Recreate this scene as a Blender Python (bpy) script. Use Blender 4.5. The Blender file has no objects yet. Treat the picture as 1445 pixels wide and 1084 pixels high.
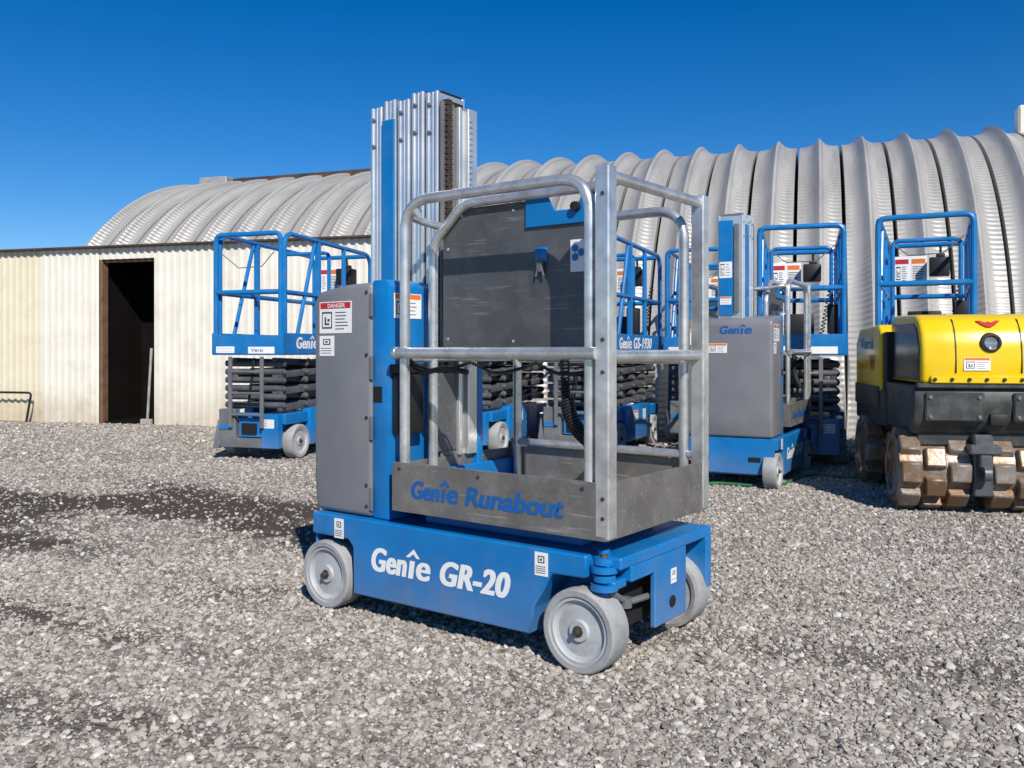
import bpy, bmesh, math, random
import numpy as np
from mathutils import Vector as V, Matrix
random.seed(4); rng = np.random.default_rng(7)
C = bpy.context.scene.collection
R = math.radians

# ------------------------------------------------------------------ materials
def mat(name, col, rough=.5, metal=0., var=.12, scale=6., bump=0., bscale=60., dirt=None, damt=.35, dscale=3., spec=.5, detail=6, scratch=0., zdust=0., dlo=.48, dhi=.72, zhi=.30):
    m = bpy.data.materials.new(name); m.use_nodes = True
    nt = m.node_tree; N = nt.nodes; L = nt.links; b = N['Principled BSDF']
    tc = N.new('ShaderNodeTexCoord')
    n1 = N.new('ShaderNodeTexNoise'); n1.inputs['Scale'].default_value = scale; n1.inputs['Detail'].default_value = detail
    L.new(tc.outputs['Object'], n1.inputs['Vector'])
    r = N.new('ShaderNodeValToRGB'); e = r.color_ramp.elements
    e[0].position = .3; e[1].position = .7
    e[0].color = (*[max(0, c*(1-var)) for c in col], 1); e[1].color = (*[min(1, c*(1+var)) for c in col], 1)
    L.new(n1.outputs['Fac'], r.inputs['Fac']); out = r.outputs['Color']
    def mixin(fac, c2):
        nonlocal out
        mx = N.new('ShaderNodeMixRGB'); mx.inputs['Color2'].default_value = (*c2, 1)
        L.new(fac, mx.inputs['Fac']); L.new(out, mx.inputs['Color1']); out = mx.outputs['Color']
    if dirt:
        n2 = N.new('ShaderNodeTexNoise'); n2.inputs['Scale'].default_value = dscale; n2.inputs['Detail'].default_value = 9; n2.inputs['Roughness'].default_value = .7
        L.new(tc.outputs['Object'], n2.inputs['Vector'])
        rr = N.new('ShaderNodeValToRGB'); rr.color_ramp.elements[0].position = dlo; rr.color_ramp.elements[1].position = dhi
        rr.color_ramp.elements[1].color = (damt, damt, damt, 1)
        L.new(n2.outputs['Fac'], rr.inputs['Fac']); mixin(rr.outputs['Color'], dirt)
        if zdust:
            sz = N.new('ShaderNodeSeparateXYZ'); L.new(tc.outputs['Object'], sz.inputs['Vector'])
            zr = N.new('ShaderNodeMapRange'); zr.inputs['From Min'].default_value = .06; zr.inputs['From Max'].default_value = zhi; zr.inputs['To Min'].default_value = zdust; zr.inputs['To Max'].default_value = 0
            L.new(sz.outputs['Z'], zr.inputs['Value'])
            zm = N.new('ShaderNodeMath'); zm.operation = 'MULTIPLY'; L.new(zr.outputs['Result'], zm.inputs[0]); L.new(n2.outputs['Fac'], zm.inputs[1]); mixin(zm.outputs[0], dirt)
    if scratch:
        mp = N.new('ShaderNodeMapping'); mp.inputs['Rotation'].default_value = (.3, .5, .2); mp.inputs['Scale'].default_value = (6, 60, 90)
        L.new(tc.outputs['Object'], mp.inputs['Vector'])
        n4 = N.new('ShaderNodeTexNoise'); n4.inputs['Scale'].default_value = 1.; n4.inputs['Detail'].default_value = 3; L.new(mp.outputs['Vector'], n4.inputs['Vector'])
        r4 = N.new('ShaderNodeValToRGB'); r4.color_ramp.elements[0].position = .62; r4.color_ramp.elements[1].position = .72; r4.color_ramp.elements[1].color = (scratch, scratch, scratch, 1)
        L.new(n4.outputs['Fac'], r4.inputs['Fac']); mixin(r4.outputs['Color'], (.55, .53, .50))
    L.new(out, b.inputs['Base Color'])
    mr = N.new('ShaderNodeMapRange'); mr.inputs['To Min'].default_value = max(.03, rough-.1); mr.inputs['To Max'].default_value = min(1, rough+.12)
    L.new(n1.outputs['Fac'], mr.inputs['Value']); L.new(mr.outputs['Result'], b.inputs['Roughness'])
    b.inputs['Metallic'].default_value = metal
    b.inputs['Specular IOR Level'].default_value = spec
    if bump:
        n3 = N.new('ShaderNodeTexNoise'); n3.inputs['Scale'].default_value = bscale; n3.inputs['Detail'].default_value = 4
        L.new(tc.outputs['Object'], n3.inputs['Vector'])
        bp = N.new('ShaderNodeBump'); bp.inputs['Strength'].default_value = bump; bp.inputs['Distance'].default_value = .004
        L.new(n3.outputs['Fac'], bp.inputs['Height']); L.new(bp.outputs['Normal'], b.inputs['Normal'])
    return m

DUST = (.30, .27, .23)
BLUE = mat('blue_paint', (.003, .168, .46), .32, var=.12, dirt=DUST, damt=.13, dscale=5, bump=.05, bscale=90, zdust=.5)
BLUE2 = mat('blue_paint_lettering', (.004, .105, .36), .5, var=.1)
GREY = mat('grey_plastic_cover', (.185, .19, .205), .42, var=.08, dirt=DUST, damt=.14, dscale=4, bump=.08, bscale=220)
GALV = mat('galvanised_tube', (.72, .72, .70), .28, .72, var=.2, scale=14, dirt=(.28, .26, .24), damt=.38, dscale=18, bump=.08, bscale=120)
ALU = mat('aluminium_column', (.76, .76, .74), .26, .7, var=.10, scale=5, dirt=(.25, .24, .22), damt=.25, dscale=9)
TOE = mat('weathered_aluminium_plate', (.200, .190, .178), .34, .42, var=.28, scale=5, dirt=(.42, .39, .35), damt=.45, dscale=11, bump=.1, bscale=30, scratch=.5)
PANEL = mat('dark_grey_sheet', (.105, .105, .11), .38, .3, var=.22, scale=4, dirt=(.30, .28, .26), damt=.25, dscale=10, scratch=.22)
FLOOR = mat('dusty_platform_floor', (.34, .30, .21), .7, .1, var=.3, scale=9, dirt=(.5, .42, .2), damt=.4, dscale=6)
WHITE = mat('white_vinyl', (.82, .82, .80), .5, var=.03)
BLACK = mat('black_rubber', (.012, .012, .013), .55, var=.2)
GLOSS = mat('glossy_black_panel', (.012, .014, .02), .18, var=.2)
DARK = mat('dark_hole', (.006, .006, .007), .8, var=.2)
RED = mat('red_vinyl', (.50, .02, .025), .5, var=.05)
ORANGE = mat('orange_vinyl', (.75, .18, .02), .5, var=.05)
INK = mat('sticker_ink', (.06, .06, .065), .6, var=.1)
TYRE = mat('grey_solid_tyre', (.36, .365, .365), .75, var=.12, scale=10, dirt=(.20, .17, .14), damt=.6, dscale=14, bump=.25, bscale=70, zdust=.3)
RIM = mat('grey_wheel_rim', (.43, .44, .45), .6, var=.1, scale=8, dirt=(.22, .19, .16), damt=.55, dscale=12)
HUB = mat('rusty_hub', (.07, .055, .04), .6, .4, var=.4, scale=40)
STEEL = mat('grey_painted_steel', (.15, .155, .165), .42, .1, var=.15, dirt=DUST, damt=.3, dscale=6)
STACK = mat('dark_grey_scissor_steel', (.085, .09, .10), .40, .1, var=.2, dirt=DUST, damt=.35, dscale=8)
STEEL2 = mat('dull_chain_steel', (.10, .075, .055), .5, .5, var=.4, scale=50)
YELLOW = mat('yellow_paint', (.83, .56, .005), .24, var=.05, dirt=DUST, damt=.14, dscale=6)
CHAR = mat('charcoal_body', (.032, .036, .035), .45, var=.15, dirt=DUST, damt=.28, dscale=5)
MUD = mat('muddy_steel_drum', (.30, .27, .24), .42, .3, var=.3, scale=9, dirt=(.21, .125, .065), damt=.97, dscale=5, bump=.7, bscale=40, dlo=.40, dhi=.56)
LENS = mat('lamp_glass', (.42, .44, .47), .05, .6, var=.05, spec=.9)
WOOD = mat('raw_timber', (.17, .095, .05), .8, var=.3, scale=9)
PALEW = mat('weathered_pale_timber', (.34, .31, .27), .8, var=.3, scale=9)
SHEDW = mat('white_corrugated_sheet', (.765, .725, .63), .45, var=.05, scale=2, dirt=(.36, .27, .17), damt=.3, dscale=2.2, zdust=.9, zhi=.55)
SHEDC = mat('cream_corrugated_sheet', (.715, .65, .485), .45, var=.05, scale=2, dirt=(.36, .27, .16), damt=.3, dscale=2.2, zdust=.9, zhi=.55)
RUST = mat('rusty_roof_sheet', (.08, .05, .04), .7, .2, var=.35, scale=4)
INSIDE = mat('dark_interior', (.006, .005, .0045), .95, var=.4, scale=2, spec=.1)  # near-black colour stands for the shade inside the shed
GREEN = mat('green_hose', (.03, .16, .06), .5, var=.1)
VENT = mat('vent_metal', (.40, .40, .38), .5, .3, var=.15)

# ------------------------------------------------------------------ mesh helpers
def fillet(pts, r, seg=6):
    P = [V(p) for p in pts]; out = [P[0]]
    for i in range(1, len(P)-1):
        a = (P[i-1]-P[i]); b = (P[i+1]-P[i])
        q = min(r, a.length*.48, b.length*.48)
        s = P[i]+a.normalized()*q; e = P[i]+b.normalized()*q
        for k in range(seg+1):
            t = k/seg
            out.append(s*(1-t)**2 + P[i]*2*t*(1-t) + e*t*t)
    out.append(P[-1]); return out

class MB:
    def __init__(s): s.bm = bmesh.new()
    def merge(s, tmp, mi):
        for f in tmp.faces: f.material_index = mi
        me = bpy.data.meshes.new('t'); tmp.to_mesh(me); tmp.free(); s.bm.from_mesh(me); bpy.data.meshes.remove(me)
    def box(s, x0, x1, y0, y1, z0, z1, bev=.004, mi=0, seg=1, M=None):
        t = bmesh.new()
        m = Matrix.Translation(((x0+x1)/2, (y0+y1)/2, (z0+z1)/2)) @ Matrix.Diagonal((x1-x0, y1-y0, z1-z0, 1))
        bmesh.ops.create_cube(t, size=1, matrix=m)
        bev = min(bev, .4*min(x1-x0, y1-y0, z1-z0))
        if bev > 0: bmesh.ops.bevel(t, geom=t.edges[:], offset=bev, segments=seg, affect='EDGES', profile=.5)
        if M is not None: bmesh.ops.transform(t, matrix=M, verts=t.verts[:])
        s.merge(t, mi); return s
    def prism(s, poly, axis, a, b, bev=.003, mi=0, seg=1, M=None):
        t = bmesh.new()
        f = {'x': lambda p, h: (h, p[0], p[1]), 'y': lambda p, h: (p[0], h, p[1]), 'z': lambda p, h: (p[0], p[1], h)}[axis]
        A = [t.verts.new(f(p, a)) for p in poly]; B = [t.verts.new(f(p, b)) for p in poly]
        t.faces.new(A); t.faces.new(B[::-1]); n = len(poly)
        for i in range(n): t.faces.new((A[i], B[i], B[(i+1) % n], A[(i+1) % n]))
        bmesh.ops.recalc_face_normals(t, faces=t.faces[:])
        if bev > 0: bmesh.ops.bevel(t, geom=t.edges[:], offset=bev, segments=seg, affect='EDGES', profile=.5)
        if M is not None: bmesh.ops.transform(t, matrix=M, verts=t.verts[:])
        s.merge(t, mi); return s
    def tube(s, pts, r, n=10, mi=0):
        P = [V(p) for p in pts]; bm = s.bm; rings = []
        T = []
        for i in range(len(P)):
            d = (P[min(i+1, len(P)-1)]-P[max(i-1, 0)]); T.append(d.normalized())
        up = V((0, 0, 1)) if abs(T[0].z) < .9 else V((1, 0, 0))
        u = (up - T[0]*up.dot(T[0])).normalized()
        for i in range(len(P)):
            u = (u - T[i]*u.dot(T[i])).normalized(); w = T[i].cross(u)
            rings.append([bm.verts.new(P[i]+(u*math.cos(2*math.pi*k/n)+w*math.sin(2*math.pi*k/n))*r) for k in range(n)])
        fs = []
        for i in range(len(P)-1):
            for k in range(n):
                fs.append(bm.faces.new((rings[i][k], rings[i][(k+1) % n], rings[i+1][(k+1) % n], rings[i+1][k])))
        fs.append(bm.faces.new(rings[0][::-1])); fs.append(bm.faces.new(rings[-1]))
        for f in fs: f.material_index = mi
        return s
    def lathe(s, prof, c, axis, sgn=1, n=28, closed=True, mi=0):
        bm = s.bm; c = V(c)
        A = {'x': (V((1, 0, 0)), V((0, 1, 0)), V((0, 0, 1))), 'y': (V((0, 1, 0)), V((1, 0, 0)), V((0, 0, 1))), 'z': (V((0, 0, 1)), V((1, 0, 0)), V((0, 1, 0)))}[axis]
        rings = []
        for (r, h) in prof:
            if r < 1e-6: rings.append([bm.verts.new(c+A[0]*h*sgn)])
            else: rings.append([bm.verts.new(c+A[0]*h*sgn+(A[1]*math.cos(2*math.pi*k/n)+A[2]*math.sin(2*math.pi*k/n))*r) for k in range(n)])
        m = len(prof); fs = []
        for i in range(m if closed else m-1):
            a = rings[i]; b = rings[(i+1) % m]
            for k in range(n):
                k2 = (k+1) % n
                if len(a) == 1 and len(b) == 1: continue
                if len(a) == 1: fs.append(bm.faces.new((a[0], b[k], b[k2])))
                elif len(b) == 1: fs.append(bm.faces.new((a[k], a[k2], b[0])))
                else: fs.append(bm.faces.new((a[k], a[k2], b[k2], b[k])))
        bmesh.ops.recalc_face_normals(bm, faces=fs)
        for f in fs: f.material_index = mi
        return s
    def plate(s, O, U, W, a0, a1, b0, b1, d0=0., d1=.001, mi=0):
        O, U, W = V(O), V(U), V(W); Nn = U.cross(W)
        v = [s.bm.verts.new(O+U*a+W*b+Nn*d) for d in (d0, d1) for (a, b) in ((a0, b0), (a1, b0), (a1, b1), (a0, b1))]
        for q in ((3, 2, 1, 0), (4, 5, 6, 7), (0, 1, 5, 4), (1, 2, 6, 5), (2, 3, 7, 6), (3, 0, 4, 7)):
            s.bm.faces.new([v[i] for i in q]).material_index = mi
        return s
    def build(s, name, mats, parent=None, ang=35):
        me = bpy.data.meshes.new(name); s.bm.to_mesh(me); s.bm.free()
        for m in (mats if isinstance(mats, (list, tuple)) else [mats]): me.materials.append(m)
        me.shade_smooth(); me.set_sharp_from_angle(angle=R(ang))
        o = bpy.data.objects.new(name, me); C.objects.link(o); o.parent = parent
        return o

def thing(name, label, cat, loc=(0, 0, 0), rz=0, group=None):
    o = bpy.data.objects.new(name, None); C.objects.link(o); o.location = loc; o.rotation_euler = (0, 0, rz)
    o.empty_display_size = .2
    return tag(o, label, cat, group)
def tag(o, label=None, cat=None, group=None, kind=None):
    if label: o['label'] = label
    if cat: o['category'] = cat
    if group: o['group'] = group
    if kind: o['kind'] = kind
    return o
def copy_tree(o, parent=None):
    c = o.copy(); C.objects.link(c); c.parent = parent
    for ch in list(o.children): copy_tree(ch, c)
    return c
def bolt(name, c, axis, sgn, r, parent, m=None, h=.010):
    b = MB(); b.lathe([(0, -h), (r*.9, -h*.85), (r, h*.8)], c, axis, sgn, 10, False); return b.build(name, m or STEEL2, parent)

# ---- lettering
def text_mesh(txt, bold):
    cu = bpy.data.curves.new('f', 'FONT'); cu.body = txt; cu.size = 1; cu.offset = bold; cu.resolution_u = 5
    if bold > .018: cu.space_character = 1.05
    ob = bpy.data.objects.new('f', cu); C.objects.link(ob)
    bpy.context.view_layer.update()
    dg = bpy.context.evaluated_depsgraph_get()
    me = bpy.data.meshes.new_from_object(ob.evaluated_get(dg)); bpy.data.objects.remove(ob); bpy.data.curves.remove(cu)
    return me
def glyphs(bm, txt, a0, a1, b0, b1, bold, fat, shear):
    """text filling the rectangle in (a, b); printed three times a little apart (each a hair higher) to thicken the stems"""
    me = text_mesh(txt, bold); vs0 = me.vertices
    x0 = min(v.co.x for v in vs0); x1 = max(v.co.x for v in vs0); y0 = min(v.co.y for v in vs0); y1 = max(v.co.y for v in vs0)
    for j, dx in enumerate((-fat, fat, 0)):
        n0 = len(bm.verts); bm.from_mesh(me); bm.verts.ensure_lookup_table()
        for v in bm.verts[n0:]:
            a = a0+fat+(v.co.x-x0)/(x1-x0)*(a1-a0-2*fat)+dx; b = b0+(v.co.y-y0)/(y1-y0)*(b1-b0); v.co = V((a+shear*b, b, .00015*j))
    bpy.data.meshes.remove(me)
def flat_to(bm, O, U, W, depth, name, m, parent):
    O, U, W = V(O), V(U), V(W); Nn = U.cross(W)
    for v in bm.verts: v.co = O+U*v.co.x+W*v.co.y+Nn*(depth+v.co.z)
    for f in bm.faces: f.material_index = 0
    me = bpy.data.meshes.new(name); bm.to_mesh(me); bm.free(); me.materials.clear(); me.materials.append(m)
    o = bpy.data.objects.new(name, me); C.objects.link(o); o.parent = parent; return o
def heavy(txt, O, U, W, w, h, m, parent, shear=.22, bold=.022, fat=.045):
    bm = bmesh.new(); glyphs(bm, txt, 0, w-shear*h, 0, h, bold, fat*h, shear); return flat_to(bm, O, U, W, .0015, 'lettering', m, parent)
def genie(O, U, W, w, h, m, parent, shear=.16, fat=.045):
    bm = bmesh.new(); k = w-shear*h
    glyphs(bm, 'Gen', 0, .615*k, 0, h, .020, fat*h, shear); glyphs(bm, 'e', .765*k, k, 0, .735*h, .012, fat*h, shear)
    def quad(ps): bm.faces.new([bm.verts.new((a*k+shear*b*h, b*h, 0)) for a, b in ps])
    quad([(.650, 0), (.733, 0), (.733, .72), (.650, .72)])
    quad([(.575, .84), (.635, .84), (.692, 1.00), (.692, 1.20)]); quad([(.692, 1.00), (.749, .84), (.809, .84), (.692, 1.20)])
    return flat_to(bm, O, U, W, .0015, 'lettering', m, parent)
def lettering(txt, O, U, W, w, h, m, parent, bold=.0, depth=.0015, name='lettering'):
    me = text_mesh(txt, bold); vs = me.vertices
    x0 = min(v.co.x for v in vs); x1 = max(v.co.x for v in vs); y0 = min(v.co.y for v in vs); y1 = max(v.co.y for v in vs)
    O, U, W = V(O), V(U), V(W); Nn = U.cross(W)
    for v in vs: v.co = O+U*((v.co.x-x0)/(x1-x0)*w)+W*((v.co.y-y0)/(y1-y0)*h)+Nn*depth
    me.name = name; me.materials.clear(); me.materials.append(m)
    o = bpy.data.objects.new(name, me); C.objects.link(o); o.parent = parent; return o

def sticker(parent, O, U, W, w, h, head=None, pict=0, lines=4, name='warning_sticker', seed=0, lx=.08):
    rr = random.Random(seed); b = MB(); mats = [WHITE, INK, head or INK]
    b.plate(O, U, W, 0, w, 0, h, 0, .0012, 0)
    top = h*.95
    if head:
        b.plate(O, U, W, w*.03, w*.97, h*.78, h*.97, .0013, .002, 2); top = h*.74
    x0 = w*lx
    if pict:
        if pict == 1:
            b.plate(O, U, W, w*.08, w*.40, h*.15, top*.92, .0013, .0019, 1)
            b.plate(O, U, W, w*.11, w*.37, h*.20, top*.84, .0021, .0025, 0)
            b.plate(O, U, W, w*.17, w*.22, h*.26, top*.7, .0027, .003, 1); b.plate(O, U, W, w*.22, w*.32, h*.26, h*.32, .0027, .003, 1); b.plate(O, U, W, w*.26, w*.33, top*.5, top*.62, .0027, .003, 1); x0 = w*.5
        else:
            b.plate(O, U, W, w*.25, w*.75, h*.55, h*.85, .0013, .0019, 1)
            b.plate(O, U, W, w*.33, w*.67, h*.60, h*.80, .0021, .0025, 0)
            b.plate(O, U, W, w*.42, w*.58, h*.65, h*.75, .0027, .003, 1); top = h*.48
    for i in range(lines):
        y = h*.08+(top-h*.12)*(i+.5)/lines
        b.plate(O, U, W, x0, w*(.75+.17*rr.random()), y-h*.012, y+h*.018, .0013, .0018, 1)
    return b.build(name, mats, parent)

X = (1, 0, 0); Y = (0, 1, 0); Z = (0, 0, 1); NX = (-1, 0, 0); NY = (0, -1, 0)

def wheel(parent, cx, cz, y0, sgn, r, w, tm=None, rm=None):
    b = MB(); k = r/.134
    b.lathe([(.104*k, .008), (.110*k, .001), (.127*k, 0), (.132*k, .004), (.134*k, .010), (.134*k, w-.010), (.132*k, w-.004), (.12*k, w), (.104*k, w-.004)], (cx, y0, cz), 'y', sgn, 40)
    t = b.build('wheel', tm or TYRE, parent, 25)
    b = MB(); b.lathe([(.0, .006), (.032*k, .006), (.037*k, .016), (.082*k, .020), (.092*k, .015), (.097*k, .006), (.1045*k, .007)], (cx, y0, cz), 'y', sgn, 40, False)
    b.lathe([(.0, w-.02), (.1045*k, w-.01)], (cx, y0, cz), 'y', sgn, 36, False)
    b.build('rim', rm or RIM, t, 25)
    b = MB(); b.lathe([(.0, -.014), (.009*k, -.013), (.011*k, .000), (.018*k, .002), (.020*k, .012)], (cx, y0, cz), 'y', sgn, 8, False)
    b.build('hub', HUB, t)
    return t

# ------------------------------------------------------------------ vertical mast lift
def make_mast_lift():
    T = thing('mast_lift', 'blue vertical mast lift with grey cover and empty tube rail platform, alone in the foreground', 'lift')
    b = MB()
    b.prism([(-1.256, .375), (-1.256, .290), (-1.05, .290), (-1.024, .262), (-1.02, .085), (-.185, .09), (-.172, .18), (-.13, .245), (-.10, .30), (.03, .305), (.03, .375)], 'y', 0, .70, .006)
    b.box(-1.24, .0, .15, .55, .10, .33, .004)
    b.box(.025, .134, .04, .70, .335, .374, .006)
    b.box(.108, .130, .27, .50, .10, .338, .005)
    b.box(.03, .134, .655, .70, .15, .34, .005)
    b.box(.02, .132, .11, .27, .285, .337, .005)
    b.box(-1.262, -1.25, .02, .68, .11, .372, .004)
    ch = b.build('chassis', BLUE, T)
    genie((-.926, 0, .190), X, Z, .315, .090, WHITE, ch)
    heavy('GR-20', (-.585, 0, .190), X, Z, .330, .088, WHITE, ch)
    b = MB(); b.lathe([(0, 0), (.020, 0), (.020, .003), (0, .003)], (.1312, .39, .165), 'x', 1, 20); b.build('tow_hole', DARK, ch)
    for yy in (.12, .50):
        b = MB(); b.box(-1.2655, -1.2625, yy, yy+.09, .20, .235, .001); b.build('tie_down_slot', DARK, ch)
    b = MB(); b.box(.003, .06, .11, .50, .11, .33, 0); b.build('opening_shade', DARK, ch)  # near-black block puts the shade of the under-deck opening into colour
    b = MB(); b.tube(fillet([(.08, .06, .26), (.095, .14, .21), (.095, .28, .20)], .04, 4), .011, 8); b.build('steer_link', STEEL, ch)
    b = MB(); b.lathe([(0, 0), (.022, 0), (.022, .03), (0, .03)], (.090, .14, .195), 'z', 1, 14); b.build('steer_pivot', STEEL, ch)
    sticker(ch, (.1305, .38, .225), Y, Z, .04, .05, None, 2, 1, 'instruction_sticker', 2)
    for x0 in (-1.125, -.165):
        sticker(ch, (x0, 0, .288), X, Z, .052, .076, None, 2, 4, 'tie_down_sticker', int(x0*100))
    sticker(ch, (-1.2625, .60, .29), NY, Z, .08, .05, ORANGE, 0, 2, 'warning_sticker', 6)
    b = MB()
    for i, z in enumerate((.268, .296, .324, .350)):
        b.lathe([(0, 0), (.044-.008*(i % 2), 0), (.044-.008*(i % 2), .02), (0, .02)], (.07, .046, z), 'z', 1, 20)
    b.lathe([(0, 0), (.02, 0), (.02, .20), (0, .20)], (.06, .06, .19), 'z', 1, 16)
    b.box(.0, .10, .02, .09, .342, .366, .004); b.box(.05, .115, .03, .11, .27, .30, .006)
    b.build('steering_yoke', BLUE, T)
    bolt('yoke_pin', (.07, .046, .374), 'z', -1, .014, T, STEEL2, .006)
    for (cx, y0, sg) in ((-1.183, 0, 1), (0, -.004, 1), (-1.183, .70, -1), (0, .690, -1)):
        wheel(T, cx, .134, y0, sg, .134, .10)
    # cover
    b = MB(); b.prism([(-1.272, .378), (-1.285, .50), (-1.285, 1.215), (-1.262, 1.252), (-1.10, 1.275), (-.952, 1.279), (-.952, .378)], 'y', .03, .67, .022, 0, 3)
    cv = b.build('rear_cover', GREY, T)
    b = MB(); b.prism([(-.9522, .378), (-.9522, 1.283), (-.945, 1.285), (-.88, 1.285), (-.862, 1.262), (-.862, .378)], 'y', .036, .255, .006, 0, 2)
    hp = b.build('front_cover_panel', BLUE, T)
    for z in (1.19, .95, .72, .45):
        b = MB(); b.box(-.962, -.944, .026, .033, z-.045, z+.045, .002); b.build('hinge', STEEL, cv)
    for z in (1.24, 1.0, .76, .5, .42): bolt('cover_bolt', (-.978, .03, z), 'y', 1, .008, cv, None, .004)
    sticker(cv, (-1.245, .0295, 1.085), X, Z, .185, .125, RED, 1, 6, 'danger_sticker', 1)
    lettering('DANGER', (-1.195, .0275, 1.186), X, Z, .10, .016, WHITE, cv, .017, .0008)
    sticker(cv, (-1.245, .0295, .995), X, Z, .085, .08, None, 2, 3, 'instruction_sticker', 3)
    genie((-1.2855, .42, 1.14), NY, Z, .25, .060, BLUE2, cv)
    sticker(cv, (-1.2855, .64, 1.06), NY, Z, .11, .12, ORANGE, 0, 6, 'warning_sticker', 8)
    sticker(cv, (-1.2855, .50, 1.00), NY, Z, .14, .07, ORANGE, 1, 4, 'warning_sticker', 9)
    sticker(hp, (-.8615, .06, 1.14), Y, Z, .15, .095, ORANGE, 1, 4, 'warning_sticker', 4)
    b = MB(); b.box(-.945, -.90, .033, .037, .82, .88, .001); b.build('panel_slot', DARK, hp)
    b = MB(); b.box(-.862, -.80, .045, .165, .70, .93, .012, 0, 2); b.box(-.866, -.795, .040, .170, .93, .965, .008, 0, 2)
    b.build('document_box', BLACK, T)
    # mast : five nested columns
    x = -1.20
    for k in range(5):
        b = MB(); top = (2.028, 2.046, 2.036, 2.054, 2.044)[k]; w = .076; y0, y1 = .262+.002*k, .452-.002*k
        b.box(x+.002, x+w*.86, y0+.007, y1-.007, .38, top-.004, .003)
        for xx, rr in ((x+.010, .0105), (x+.034, .006), (x+.056, .0105)):
            b.tube([(xx, y0+.010, .38), (xx, y0+.010, top)], rr, 14); b.tube([(xx, y1-.010, .38), (xx, y1-.010, top)], rr, 14)
        col = b.build('mast_column', ALU, T)
        b = MB(); b.box(x+w*.86+.0005, x+w+.0015, y0+.030, y1-.03, .38, top-.03, .001); b.build('column_gap', DARK, col)
        b = MB(); b.box(x+.004, x+w*.84, y0+.020, y1-.02, top-.003, top+.006, .002); b.build('column_cap', STEEL if k < 3 else BLACK, col)
        if k == 1:
            b = MB(); b.box(x+.002, x+.070, y0-.012, y0-.001, .40, 1.965, .002); b.build('blue_guide_strip', BLUE, col)
        if k in (0, 2, 3, 4):
            for z in (top-.05, top-.16): bolt('roller_bolt', (x+.022, y0+.004, z), 'y', 1, .008, col, STEEL, .010)
        x += w
    b = MB(); b.box(-.814, -.797, .296, .308, .93, 2.0, 0)
    for k in range(100): b.box(-.814+.003*(k % 2), -.790, .285+.004*(k % 2), .318-.004*(k % 2), .93+k*.0108, .939+k*.0108, 0)
    b.build('lift_chain', STEEL2, T)
    b = MB(); b.box(-.818, -.806, .27, .345, .60, 2.0, .001); b.build('chain_channel', STEEL, T)
    b = MB(); b.box(-.82, -.785, .352, .372, .60, 1.99, .003); b.box(-.82, -.775, .395, .452, .60, 1.99, .003)
    for k in range(44): b.box(-.778, -.770, .400, .418, .95+k*.0230, .965+k*.0230, 0)
    b.box(-.82, -.80, .37, .397, .6, 1.985, .001); b.build('carriage_column', ALU, T)
    b = MB(); b.box(-1.215, -1.205, .335, .44, 1.28, 1.99, .003); rp = b.build('rear_mast_plate', BLUE, T)
    b = MB(); b.box(-1.222, -1.205, .29, .325, 1.30, 1.96, .003); b.build('rear_cable_track', STEEL, T)
    sticker(rp, (-1.2155, .435, 1.56), NY, Z, .095, .12, None, 1, 5, 'instruction_sticker', 12)
    sticker(rp, (-1.2155, .43, 1.36), NY, Z, .085, .06, ORANGE, 0, 2, 'warning_sticker', 13)
    b = MB(); b.box(-.815, -.80, .24, .42, .62, .93, .003); b.build('carriage_plate', PANEL, T)
    b = MB(); b.box(-.80, -.77, .20, .70, .475, .56, .004); b.box(-.815, -.775, .455, .49, .48, .95, .004); b.box(-.74, -.05, .10, .60, .376, .435, .006); b.box(-.80, -.70, .3, .6, .38, .49, .004); b.build('carriage_frame', BLUE, T)
    # platform
    b = MB(); b.box(-.80, .10, .008, .704, .436, .470, .003); b.build('platform_floor', FLOOR, T)
    b = MB(); b.box(-.802, .106, -.004, .008, .430, .608, .002); b.box(-.802, .106, -.010, -.003, .430, .444, .001)
    tb = b.build('toe_board', TOE, T)
    genie((-.716, -.004, .482), X, Z, .235, .066, BLUE2, tb)
    heavy('Runabout', (-.460, -.004, .482), X, Z, .420, .066, BLUE2, tb, .22, .016, .040)
    for xx in (-.77, -.40, .02): bolt('toe_board_bolt', (xx, -.004, .585), 'y', 1, .007, tb, None, .004)
    b = MB(); b.box(.100, .112, -.004, .716, .430, .608, .002); b.build('toe_board', TOE, T)
    b = MB(); b.box(-.80, .10, .704, .714, .430, .608, .002); b.build('toe_board', TOE, T)
    b = MB(); b.box(-.812, -.800, -.002, .714, .430, .60, .002); b.build('toe_board', TOE, T)
    for (y0, y1) in ((-.006, .046), (.668, .718)):
        b = MB(); b.box(.066, .116, y0, y1, .434, 1.588, .004); cp = b.build('corner_post', GALV, T)
        if y0 < 0:
            for z in (.50, .56, .95, 1.05, 1.50): bolt('post_bolt', (.095, y0, z), 'y', 1, .007, cp, None, .004)
    zt = 1.565
    def hoop(y, xa, xb, zt, r=.0192, rad=.12):
        b = MB(); b.tube(fillet([(xa, y, .47), (xa, y, zt), (xb, y, zt), (xb, y, .47)], rad, 8), r, 14); return b.build('side_rail', GALV, T)
    hoop(.022, -.768, .032, zt); hoop(.685, -.745, .030, 1.545)
    b = MB(); b.tube(fillet([(-.775, .185, .47), (-.775, .185, 1.425), (-.62, .185, zt), (.02, .185, zt), (.085, .10, zt)], .05, 6), .0185, 14); b.build('inner_rail', GALV, T)
    b = MB(); b.tube(fillet([(-.70, .022, 1.52), (-.79, .05, 1.52), (-.79, .185, 1.50), (-.79, .50, 1.50)], .05, 5), .015, 12); b.build('rear_rail', GALV, T)
    b = MB(); b.tube([(.090, .03, 1.562), (.090, .69, 1.562)], .019, 14); b.build('front_rail', GALV, T)
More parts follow.
